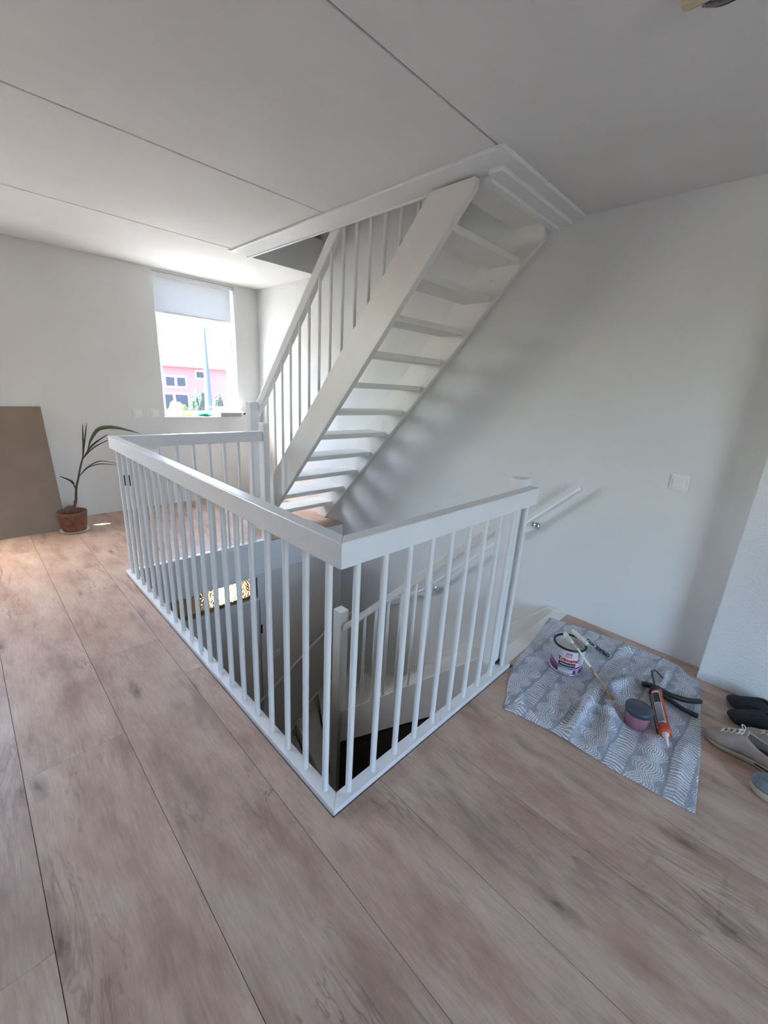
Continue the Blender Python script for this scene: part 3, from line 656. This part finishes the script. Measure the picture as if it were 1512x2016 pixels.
M['tin'] = mat('tin', (.6, .6, .6), .3, .8); M['label'] = mat('can_label_white', srgb(.86, .86, .88), .35); M['purple'] = mat('label_purple', srgb(.50, .20, .52), .35)
M['lred'] = mat('label_red', srgb(.78, .10, .16), .4); M['lblack'] = mat('label_black', srgb(.07, .07, .09), .4); M['lgrey'] = mat('label_grey', srgb(.6, .6, .62), .4)
part(B().lathe([(0, 0), (CR-.002, 0), (CR, .002), (CR, .006), (CR-.002, .008), (CR-.002, CH-.004), (CR+.001, CH-.001), (CR+.001, CH+.003), (CR-.005, CH+.004), (CR-.010, CH-.002), (CR-.010, CH-.010), (CR-.005, CH-.013), (CR-.0045, .004), (0, .004)], (*CC, CZ), 56), 'body', M['label'], can)
part(B().lathe([(CR-.0105, CH-.003), (CR-.006, CH+.0045), (CR+.0015, CH+.0045), (CR+.003, CH), (CR+.0015, CH-.004)], (*CC, CZ), 56), 'rim', mat('dark_steel_rim', srgb(.18, .19, .22), .3, .5), can, label='dark steel rim')
part(B().lathe([(CR-.0006, .001), (CR+.0022, .003), (CR+.0022, .006), (CR-.0006, .008)], (*CC, CZ), 56), 'bottom_rim', M['tin'], can)
part(B().lathe([(0, CH-.030), (CR-.006, CH-.030)], (*CC, CZ), 48), 'paint', mat('wet_ivory_paint', srgb(.87, .86, .80), .12), can, label='wet ivory paint')
AV = math.atan2(-.819+.206, -.684-1.446)                 # the side of the can that faces the photographer
am = AV+.10
part(patch(CC, CR-.002, .008+CZ, 0, am-2.2, am+1.9, .0006, 60, lambda s: (CZ+.009, CZ+.050+.020*math.cos(2*math.pi*(s-.02))+.012*abs(math.cos(3.0*math.pi*s)))), 'purple_band', M['purple'], can, label='purple band at the foot of the can')
part(patch(CC, CR-.002, CZ+.012, CZ+.036, am-.52, am+.40, .0010, 24), 'white_strip', M['label'], can)
part(patch(CC, CR-.002, CZ+.050, CZ+.074, am-.56, am+.50, .0010, 24), 'black_bar', M['lblack'], can)
part(patch(CC, CR-.002, CZ+.039, CZ+.049, am-.50, am+.50, .0010, 24), 'grey_strip', M['lgrey'], can)
part(patch(CC, CR-.002, CZ+.012, CZ+.036, am+.60, am+.82, .0010, 8), 'barcode_strip', mat('grey_pink', srgb(.7, .68, .74), .4), can)
b = patch(CC, CR-.002, CZ+.106, CZ+.130, am-.17, am+.17, .0008, 8); part(b, 'emblem', M['lred'], can, label='red square emblem')
wrap_text('m', .030, CC, CR-.0018, CZ+.1185, am, M['label'], can, 'emblem_letter', bold=.0012)
wrap_text('Trimetal', .0275, CC, CR-.0018, CZ+.0885, am, M['lred'], can, 'lettering', 1.12, .0011)
wrap_text('PERMACRYL', .0135, CC, CR-.0012, CZ+.062, am, M['label'], can, 'small_lettering', 1.05, .0003)
for i in range(8):
    part(patch(CC, CR-.002, CZ+.045, CZ+.085, am+.62+.02*i, am+.627+.02*i+.004*(i % 2), .0012, 2), 'barcode', M['lblack'], can) if i < 0 else None
hb = []
for i in range(25):                                       # wire bail hanging down the front
    s = i/24; a = AV-1.45+2.9*s; dr = .010+.006*math.sin(math.pi*s); hb.append((CC[0]+(CR+dr)*math.cos(a), CC[1]+(CR+dr)*math.sin(a), CZ+.118-.078*math.sin(math.pi*s)**.8))
part(B().tube(hb, .0014, 8), 'wire_handle', M['tin'], can)
for a in (AV-1.45, AV+1.45):
    part(B().lathe([(0, 0), (.008, .002), (.006, .007), (0, .009)], T=Matrix.Translation((CC[0]+(CR-.003)*math.cos(a), CC[1]+(CR-.003)*math.sin(a), CZ+.118)) @ Matrix.Rotation(a, 4, 'Z') @ Matrix.Rotation(H90, 4, 'Y'), n=14), 'ear', M['tin'], can)

# ------------------------------------------------------------------ paint rollers
M['sleeve'] = noisy('paint_soaked_sleeve', srgb(.93, .93, .89), srgb(.86, .87, .82), 60, .85, .6, 250, .003)
def sleeve(p0, p1, r):
    p0, p1 = Vector(p0), Vector(p1); d = (p1-p0).normalized(); L = (p1-p0).length; n = 9; pts = [p0+d*L*k/n for k in range(n+1)]
    return B().tube(pts, [r*.8]+[r]*(n-1)+[r*.8], 18)
ZR = CZ+CH+.005
ra = thing('long_handled_roller', (1.35, -.482, .01), 'mini roller with paint-smeared wooden handle slanting from can rim to cloth', 'paint roller')
part(sleeve((1.480, -.160, ZR+.013), (1.420, -.222, ZR+.012), .0125), 'sleeve', M['sleeve'], ra)
part(B().tube(curve([(1.420, -.222, ZR+.012), (1.410, -.232, ZR+.012), (1.405, -.244, ZR+.010), (1.396, -.262, ZR+.0062)], 5), .0035, 10), 'frame', M['sleeve'], ra)
hp = [Vector((1.399, -.258, ZR+.0075)).lerp(Vector((1.352, -.482, .016)), s/8) for s in range(9)]
part(B().tube(hp[:4], .0062, 12), 'painted_shaft', M['sleeve'], ra, label='white paint-covered upper shaft')
part(B().tube([hp[3]]+hp[4:], [.0062]*3+[.007, .0075, .0055], 12), 'handle', noisy('smeared_wood', srgb(.50, .33, .22), srgb(.78, .70, .62), 22, .6), ra, label='brown wooden handle with paint smears')
rb = thing('short_handled_roller', (1.72, -.30, .01), 'mini roller resting on the can rim with a teal handle on the cloth', 'paint roller')
part(sleeve((1.547, -.176, ZR+.010), (1.478, -.281, ZR+.010), .0135), 'sleeve', M['sleeve'], rb)
part(B().tube(curve([(1.478, -.281, ZR+.010), (1.476, -.296, ZR+.008), (1.53, -.31, ZR-.012), (1.62, -.265, .115), (1.70, -.215, .065), (1.768, -.198, .036)], 6), .003, 8), 'frame', M['tin'], rb)
b = B().tube(curve([(1.770, -.200, .032), (1.762, -.225, .028), (1.748, -.265, .022), (1.730, -.310, .020), (1.718, -.345, .019)], 5), [.008]*4+[.011]*5+[.0095]*6+[.012]*5+[.006], 14)
def teal():
    m = mat('teal_handle', srgb(.1, .25, .3), .35); t = NT(m); v = t.new('TexVoronoi'); t.put(v.inputs['Vector'], t.coord()); v.inputs['Scale'].default_value = 110
    t.put(t.b.inputs['Base Color'], t.ramp(v.outputs['Distance'], [(.25, srgb(.62, .74, .80)), (.4, srgb(.06, .18, .22))])); return m
part(b, 'handle', teal(), rb, label='dark teal patterned handle')

# ------------------------------------------------------------------ pink tub with slate lid
TC = (1.275, -.597)
tb = thing('plastic_tub', (*TC, .006), 'translucent pink plastic tub with slate grey lid on the grey cloth', 'tub')
part(B().lathe([(0, 0), (.042, 0), (.047, .004), (.0525, .070), (.0525, .074), (.050, .074), (.045, .008), (0, .006)], (*TC, .006), 44), 'body', mat('pink_plastic', srgb(.66, .44, .50), .25, Transmission_Weight=.12), tb, label='translucent pink body')
part(B().lathe([(.0535, .070), (.0565, .070), (.0570, .088), (.055, .0925), (0, .0930)], (*TC, .006), 44), 'lid', mat('slate_lid', srgb(.235, .27, .33), .35), tb, label='slate grey lid')

# ------------------------------------------------------------------ caulking gun
cg = thing('caulking_gun', (1.40, -.66, .006), 'orange sealant cartridge in a black caulking gun lying right of the tub', 'caulking gun')
G0, G1 = Vector((1.270, -.712, .0365)), Vector((1.545, -.615, .0365)); gd = (G1-G0).normalized(); gs = Vector((-gd.y, gd.x, 0))
M['orange'] = noisy('orange_cartridge', srgb(.80, .28, .14), srgb(.87, .36, .19), 25, .35)
def T_along(p, d):
    z = d.normalized(); x = Vector((0, 0, 1)).cross(z).normalized(); y = z.cross(x)
    return Matrix.Translation(p) @ Matrix(((x.x, y.x, z.x, 0), (x.y, y.y, z.y, 0), (x.z, y.z, z.z, 0), (0, 0, 0, 1)))
GL = (G1-G0).length
TG = T_along(G0, gd)
part(B().lathe([(0, 0), (.022, 0), (.0255, .003), (.0255, .018), (.0235, .02), (.0235, GL-.012), (.0225, GL-.002), (.018, GL), (0, GL)], T=TG, n=32), 'cartridge', M['orange'], cg, label='bright orange cartridge')
def cyl_patch(z0, z1, a0, a1, e, nm, m, lab=None, R0=.0235):
    b = B(); n = 14; vs = []
    for i in range(n+1):
        a = a0+(a1-a0)*i/n
        for z in (z0, z1): vs.append(TG @ Vector(((R0+e)*math.cos(a), (R0+e)*math.sin(a), z)))
    part(b.add(vs, [(2*i, 2*i+1, 2*i+3, 2*i+2) for i in range(n)], True), nm, m, cg, label=lab)
cyl_patch(.045, GL-.018, .35, 1.75, .0006, 'label_panel', M['label'], 'pale label')
cyl_patch(GL-.105, GL-.030, .45, 1.65, .001, 'dark_label', mat('navy_label', srgb(.09, .10, .16), .35), 'navy top of the label')
cyl_patch(.055, GL-.108, .50, 1.60, .001, 'grey_label', mat('grey_label', srgb(.55, .57, .62), .4), 'grey lower half of the label')
cyl_patch(.045, GL-.03, 0.05, .30, .001, 'black_edge', M['lblack'])
part(B().lathe([(.013, 0), (.013, -.008), (.009, -.012), (.0025, -.075), (0, -.075)], T=TG, n=20), 'nozzle', mat('white_nozzle', srgb(.88, .88, .86), .4), cg, label='white conical nozzle')
# gun: end plate, two side rods of the cradle, plunger rod, grip and trigger
GE = G1+gd*.012
part(B().lathe([(0, 0), (.027, 0), (.029, .004), (.029, .012), (.020, .020), (0, .022)], T=T_along(G1+gd*.001, gd), n=24), 'end_plate', M['black'], cg)
def bar(path, rw, rh, name, m):
    """flattened bar along a path lying on the floor"""
    b = B(); c = curve(path, 6); vs = []
    for i, p in enumerate(c):
        d = (c[min(i+1, len(c)-1)]-c[max(i-1, 0)]).normalized(); s = Vector((-d.y, d.x, 0)).normalized(); w = rw(i/(len(c)-1)) if callable(rw) else rw
        for (a, h) in ((-1, -.6), (-.6, -1), (.6, -1), (1, -.6), (1, .6), (.6, 1), (-.6, 1), (-1, .6)): vs.append(p+s*w*a+Vector((0, 0, rh*h)))
    n = len(c); fs = [(8*i+j, 8*i+(j+1) % 8, 8*i+8+(j+1) % 8, 8*i+8+j) for i in range(n-1) for j in range(8)]+[tuple(range(7, -1, -1)), tuple(range(8*n-8, 8*n))]
    b.add(vs, fs, True); return part(b, name, m, cg)
bar([(1.575, -.545, .032), (1.590, -.585, .034), (1.590, -.625, .034), (1.585, -.665, .034), (1.60, -.71, .032), (1.625, -.745, .028), (1.672, -.782, .022)], lambda s: .016-.006*s, .011, 'grip', M['black'])
bar([(1.575, -.600, .030), (1.560, -.650, .030), (1.545, -.690, .028), (1.535, -.735, .024), (1.545, -.79, .019)], lambda s: .012-.003*s, .009, 'trigger', M['black'])
for s in (-1, 1):
    part(B().tube([G0+gd*.012+gs*.028*s+Vector((0, 0, -.012)), G1+gd*.006+gs*.028*s+Vector((0, 0, -.012))], .0028, 8), 'cradle_rod', M['black'], cg)
part(B().tube([GE, GE+gd*.175+Vector((0, 0, .004))], .0042, 6), 'plunger_rod', mat('dark_steel', srgb(.28, .29, .31), .3, .8), cg)
part(B().tube([GE+gd*.172+Vector((0, 0, .002)), GE+gd*.19+gs*-.02+Vector((0, 0, .004)), GE+gd*.15+gs*-.05+Vector((0, 0, -.004))], .0035, 8), 'pull_hook', M['black'], cg)

# ------------------------------------------------------------------ shoes
def shoe(name, label, loc, rz, m_up, m_sole, L=.29, Wd=.102, sole=.030, toe_h=.052, collar=.085, laces=None, toe_round=.5, lining=None, airbag=False, flip=1, group=None):
    """toe tip at the local origin, shoe runs along local -y"""
    t = empty(name, (loc[0], loc[1], 0), rz); tag(t, label, 'shoe', group)
    def hw(s):
        a = (1-(1-min(s/.30, 1))**2)**toe_round; b_ = 1-.20*math.sin(math.pi*min(1, max(0, (s-.3)/.62)))**1.2 if s > .3 else 1
        c = (1-max(0, (s-.86)/.14)**2.2)**.5 if s > .86 else 1
        return Wd/2*a*b_*max(c, .03)*(1 if s > 0 else .05)
    off = lambda s: flip*.012*math.sin(math.pi*s*1.1)
    S = [0, .004, .015, .035, .065, .1, .15, .2, .26, .32, .38, .44, .5, .56, .62, .68, .74, .8, .86, .9, .94, .97, .99, 1.]
    def sz(s): return .002+.018*max(0, 1-s/.16)**2, sole*(.82+.45*min(1, s*1.15))+.010*max(0, 1-s/.16)**2
    b = B(); vs = []; n = len(S)
    for s in S:
        lo, hi = sz(s); w = hw(s); x = off(s)
        for dx, z in ((-w*.93, lo), (-w*1.04, lo+.004), (-w*1.05, (lo+hi)/2), (-w*1.0, hi), (w*1.0, hi), (w*1.05, (lo+hi)/2), (w*1.04, lo+.004), (w*.93, lo)): vs.append((x+dx, -s*L, z))
    fs = [(8*i+j, 8*i+(j+1) % 8, 8*i+8+(j+1) % 8, 8*i+8+j) for i in range(n-1) for j in range(8)]+[tuple(range(7, -1, -1)), tuple(range(8*n-8, 8*n))]
    sob = b.add(vs, fs, True).build('sole', m_sole, t)
    # upper: two half shells joined over the toe
    def toph(s):
        if s < .405: return sz(s)[1]+(toe_h-sole)*(1-(1-min(1, s/.22))**2)**.6+.038*max(0, (s-.14)/.265)**1.2
        return 0
    hN = toph(.404)
    def edge(s):                                        # opening: half width, height
        if s < .41: return 0, toph(s)
        k = (s-.41)/.59; wo = .70*(Wd/2)*math.sin(math.pi*min(1, k*1.0+.0))**.45 if k < 1 else 0
        h = hN-(hN-collar*.82)*math.sin(math.pi*min(1, k*.9)) if k < .6 else 0
        h = hN*(1-k)+collar*k-.022*math.sin(math.pi*k)
        return wo, h
    m_ = 9; b = B(); rows = []
    for s in S:
        w = hw(s)*.985; z0 = sz(s)[1]-.006; wo, h = edge(s); x = off(s); row = []
        for side in (-1, 1):
            half = []
            for j in range(m_+1):
                q = j/m_; a = q*math.pi/2
                xx = wo+(w-wo)*math.cos(a)**.62 if w > wo else w*(1-q)+min(wo, w)*q
                zz = z0+(h-z0)*math.sin(a)**.85
                half.append((x+side*xx, -s*L, zz))
            row.append(half)
        rows.append(row)
    for sd in (0, 1):
        vs = [p for r_ in rows for p in r_[sd]]; k = m_+1
        b.add(vs, [(i*k+j, i*k+j+1, (i+1)*k+j+1, (i+1)*k+j) for i in range(n-1) for j in range(m_)], True)
    up = b.build('upper', m_up, t, weld=True); sm = up.modifiers.new('thick', 'SOLIDIFY'); sm.thickness = .004; sm.offset = 0
    # footbed and lining seen through the opening
    b = B(); vs = []
    ss = [s for s in S if s >= .3]
    for s in ss: w = hw(s)*.88; vs += [(off(s)-w, -s*L, sz(s)[1]+.004), (off(s)+w, -s*L, sz(s)[1]+.004)]
    b.add(vs, [(2*i, 2*i+1, 2*i+3, 2*i+2) for i in range(len(ss)-1)]).build('insole', lining or M['lblack'], t)
    if laces:
        b = B()
        for k in range(4):
            s = .17+.058*k; x = off(s); z = toph(s); w = .013+.003*k
            b.tube(curve([(x-w, -s*L, z-.002), (x-w*.5, -(s+.02)*L, z+.010), (x+w*.5, -(s+.035)*L, z+.012), (x+w, -(s+.05)*L, z+.006)], 4), .0032, 7)
            b.tube(curve([(x+w, -s*L, z-.002), (x+w*.5, -(s+.02)*L, z+.009), (x-w*.5, -(s+.035)*L, z+.010), (x-w, -(s+.05)*L, z+.006)], 4), .0032, 7)
        x = off(.40); z = toph(.40)
        for sg in (-1, 1): b.tube(curve([(x, -.39*L, z+.006), (x+sg*.02, -.35*L, z+.016), (x+sg*.034, -.38*L, z+.008), (x+sg*.012, -.40*L, z+.007), (x, -.39*L, z+.008)], 5), .0022, 7)
        b.build('laces', laces, t)
        b = B(); vs = []                               # tongue
        for i in range(8):
            s = .31+.020*i; w = .020+.001*i; z = (toph(min(s, .404)))+.0035+max(0, s-.404)*.16
            vs += [(off(s)-w, -s*L, z-.005), (off(s), -s*L, z), (off(s)+w, -s*L, z-.005)]
        o = b.add(vs, [(3*i+j, 3*i+j+1, 3*i+j+4, 3*i+j+3) for i in range(7) for j in (0, 1)], True).build('tongue', m_up, t); o.modifiers.new('thick', 'SOLIDIFY').thickness = .004
    if airbag:
        for sg in (-1, 1):
            b = B(); vs = []
            for i in range(9):
                s = .60+.24*i/8; w = hw(s)*1.055+.0006; lo, hi = sz(s); hh = .0045*(1 if 0 < i < 8 else .3); zc = (lo+hi)/2
                vs += [(off(s)+sg*w, -s*L, zc-hh), (off(s)+sg*w, -s*L, zc+hh)]
            b.add(vs, [(2*i, 2*i+2, 2*i+3, 2*i+1) for i in range(8)]).build('sole_window', mat('smoke_window', srgb(.25, .25, .23), .2), t)
    return t
M['suede'] = noisy('dark_suede', srgb(.105, .115, .125), srgb(.15, .16, .17), 30, .85, .3, 200, .002)
M['soled'] = mat('dark_rubber', srgb(.07, .07, .08), .6)
M['beige'] = noisy('worn_beige_suede', srgb(.56, .51, .48), srgb(.68, .63, .59), 14, .8, .3, 150, .002)
M['solec'] = noisy('cream_rubber', srgb(.66, .63, .57), srgb(.72, .69, .62), 10, .55)
M['greysh'] = noisy('grey_canvas', srgb(.40, .44, .48), srgb(.50, .53, .57), 40, .8, .3, 250, .002)
M['lace'] = mat('pale_lace', srgb(.80, .78, .76), .7)
M['lining'] = mat('brown_lining', srgb(.24, .19, .19), .8)
shoe('slip_on_shoe', 'dark suede slip-on shoe nearest the wall, farther of the dark pair', (1.812, -.868), math.radians(3), M['suede'], M['soled'], .29, .10, .020, .050, .075, flip=-1)
shoe('slip_on_shoe', 'dark suede slip-on shoe between its twin and the beige sneakers', (1.680, -.885), math.radians(4), M['suede'], M['soled'], .29, .10, .020, .050, .075)
shoe('sneaker', 'worn beige sneaker with sole window, toe nearest the grey cloth', (1.455, -.828), math.radians(-6), M['beige'], M['solec'], .30, .112, .030, .062, .088, M['lace'], .5, M['lining'], True, flip=1)
shoe('sneaker', 'worn beige sneaker set back between its twin and the dark shoes', (1.585, -.955), math.radians(-3), M['beige'], M['solec'], .30, .108, .030, .062, .088, M['lace'], .5, M['lining'], True, flip=-1)
shoe('canvas_shoe', 'blue-grey shoe with thick cream sole in front at the right edge', (1.268, -1.0), math.radians(-2), M['greysh'], M['solec'], .29, .104, .044, .086, .095, None, .5, M['lining'])

# ------------------------------------------------------------------ street outside
G_ = -3.1
M['paving'] = noisy('pale_paving', (.17, .165, .16), (.21, .205, .20), .6, .9)
g = B().box((-60, YF+.5, G_-.2), (90, 110, G_)).build('street', M['paving']); g['kind'] = 'structure'
g = B().box((-60, -70, G_-.2), (90, YN-.5, G_)).build('street', noisy('dark_roofing', (.07, .07, .07), (.1, .1, .1), .6, .9)); g['kind'] = 'structure'
def brick():
    m = mat('red_brick', srgb(.6, .4, .36), .85); t = NT(m); br = t.new('TexBrick'); t.put(br.inputs['Vector'], t.mapping(t.coord(), (1, 1, 1), (0, 0, 0), (H90, 0, 0))); br.inputs['Scale'].default_value = 4.5
    br.inputs['Color1'].default_value = srgb(.44, .25, .26); br.inputs['Color2'].default_value = srgb(.39, .22, .24); br.inputs['Mortar'].default_value = srgb(.48, .38, .38)
    t.put(t.b.inputs['Base Color'], br.outputs[0]); return m
M['brick'] = brick()
M['extwhite'] = mat('outside_white', (.8, .8, .8), .5); M['dglass'] = mat('dark_window', srgb(.18, .18, .21), .6, 0, .1)
HY = 34.
def house(x0, x1, label, parts_):
    h = thing('brick_house', ((x0+x1)/2, HY, G_), label, 'house')
    part(B().box((x0, HY, G_), (x1, HY+9, 2.2)), 'wall', M['brick'], h)
    part(B().prism([(HY-.4, 2.15), (HY+4.5, 5.6), (HY+9.4, 2.15)], 'x', x0-.3, x1+.3), 'roof', mat('roof_tiles', srgb(.66, .62, .62), .8), h)
    part(B().box((x0-.3, HY-.45, 2.02), (x1+.3, HY-.3, 2.2)), 'gutter', M['extwhite'], h)
    for (a, c, z0, z1, kind) in parts_:
        fr = part(B().box((a, HY-.06, z0), (c, HY+.02, z1)), kind, M['extwhite'], h)
        n = max(1, round((c-a)/.9))
        for i in range(n):
            w_ = (c-a)/n; o = B().box((a+w_*i+.09, HY-.09, z0+.12), (a+w_*(i+1)-.09, HY-.061, z1-.12)); o.v = [(v[0]-(x0+x1)/2, v[1]-HY, v[2]-G_) for v in o.v]; o.build('pane', M['dglass'], fr)
    return h
house(6.6, 16.6, 'brick house across the street with white framed windows and a garage', [(10.7, 12.3, .45, 1.35, 'window'), (10.2, 12.4, -2.9, .08, 'garage_door'), (13.0, 13.75, 1.15, 1.85, 'window'), (14.2, 15.2, G_, -.7, 'front_door')])
house(17.4, 27, 'brick house across the street partly hidden behind the lamp post', [(17.9, 19.6, .3, 1.5, 'window'), (17.8, 19.9, -2.6, -.8, 'window')])
M['hedge'] = noisy('hedge_leaves', srgb(.03, .10, .06), srgb(.08, .17, .10), 6, .9, 1, 9, .3)
def bush(x, y, r, h, label, seed, m='hedge'):
    rnd = random.Random(seed); bm = bmesh.new(); bmesh.ops.create_icosphere(bm, subdivisions=4, radius=1)
    for v in bm.verts:
        p = v.co.copy(); k = 1+.16*mn.noise(p*2.5+Vector((seed, 0, 0)))+.10*mn.noise(p*7)+.06*mn.noise(p*16)
        v.co = Vector((p.x*r*k, p.y*r*k*.8, (p.z*k+.9)*h/1.9))
    me = bpy.data.meshes.new('bush'); bm.to_mesh(me); bm.free(); o = newobj('bush', me, M[m], None, (x, y, G_)); tag(o, label, 'bush'); return o
bush(11.95, 31, .72, 3.5, 'large round green bush left of the lamp post outside the window', 2)
bush(13.45, 31, .42, 3.25, 'small dark green bush right of the lamp post outside the window', 5)
M['lightbush'] = noisy('yellow_green_leaves', srgb(.20, .26, .08), srgb(.30, .34, .13), 6, .9, 1, 9, .3)
bush(8.0, 24, .9, 3.0, 'pale yellow-green bush at the left in the window view', 9, 'lightbush')
lp = thing('lamp_post', (8.9, 22.0, G_), 'tall tapering blue-grey lamp post in the street outside the window', 'lamp post')
part(B().tube([(8.9, 22, G_), (8.9, 22, -.2), (8.9, 22, 1.0), (8.9, 22, 4.2)], [.22, .19, .16, .05], 16), 'pole', mat('post_paint', srgb(.22, .25, .34), .8, 0, .1), lp)
part(B().tube([(8.9, 22, 4.2), (8.75, 22, 4.5), (8.2, 22, 4.6)], .05, 10), 'arm', mat('post_paint', srgb(.22, .25, .34), .8, 0, .1), lp)
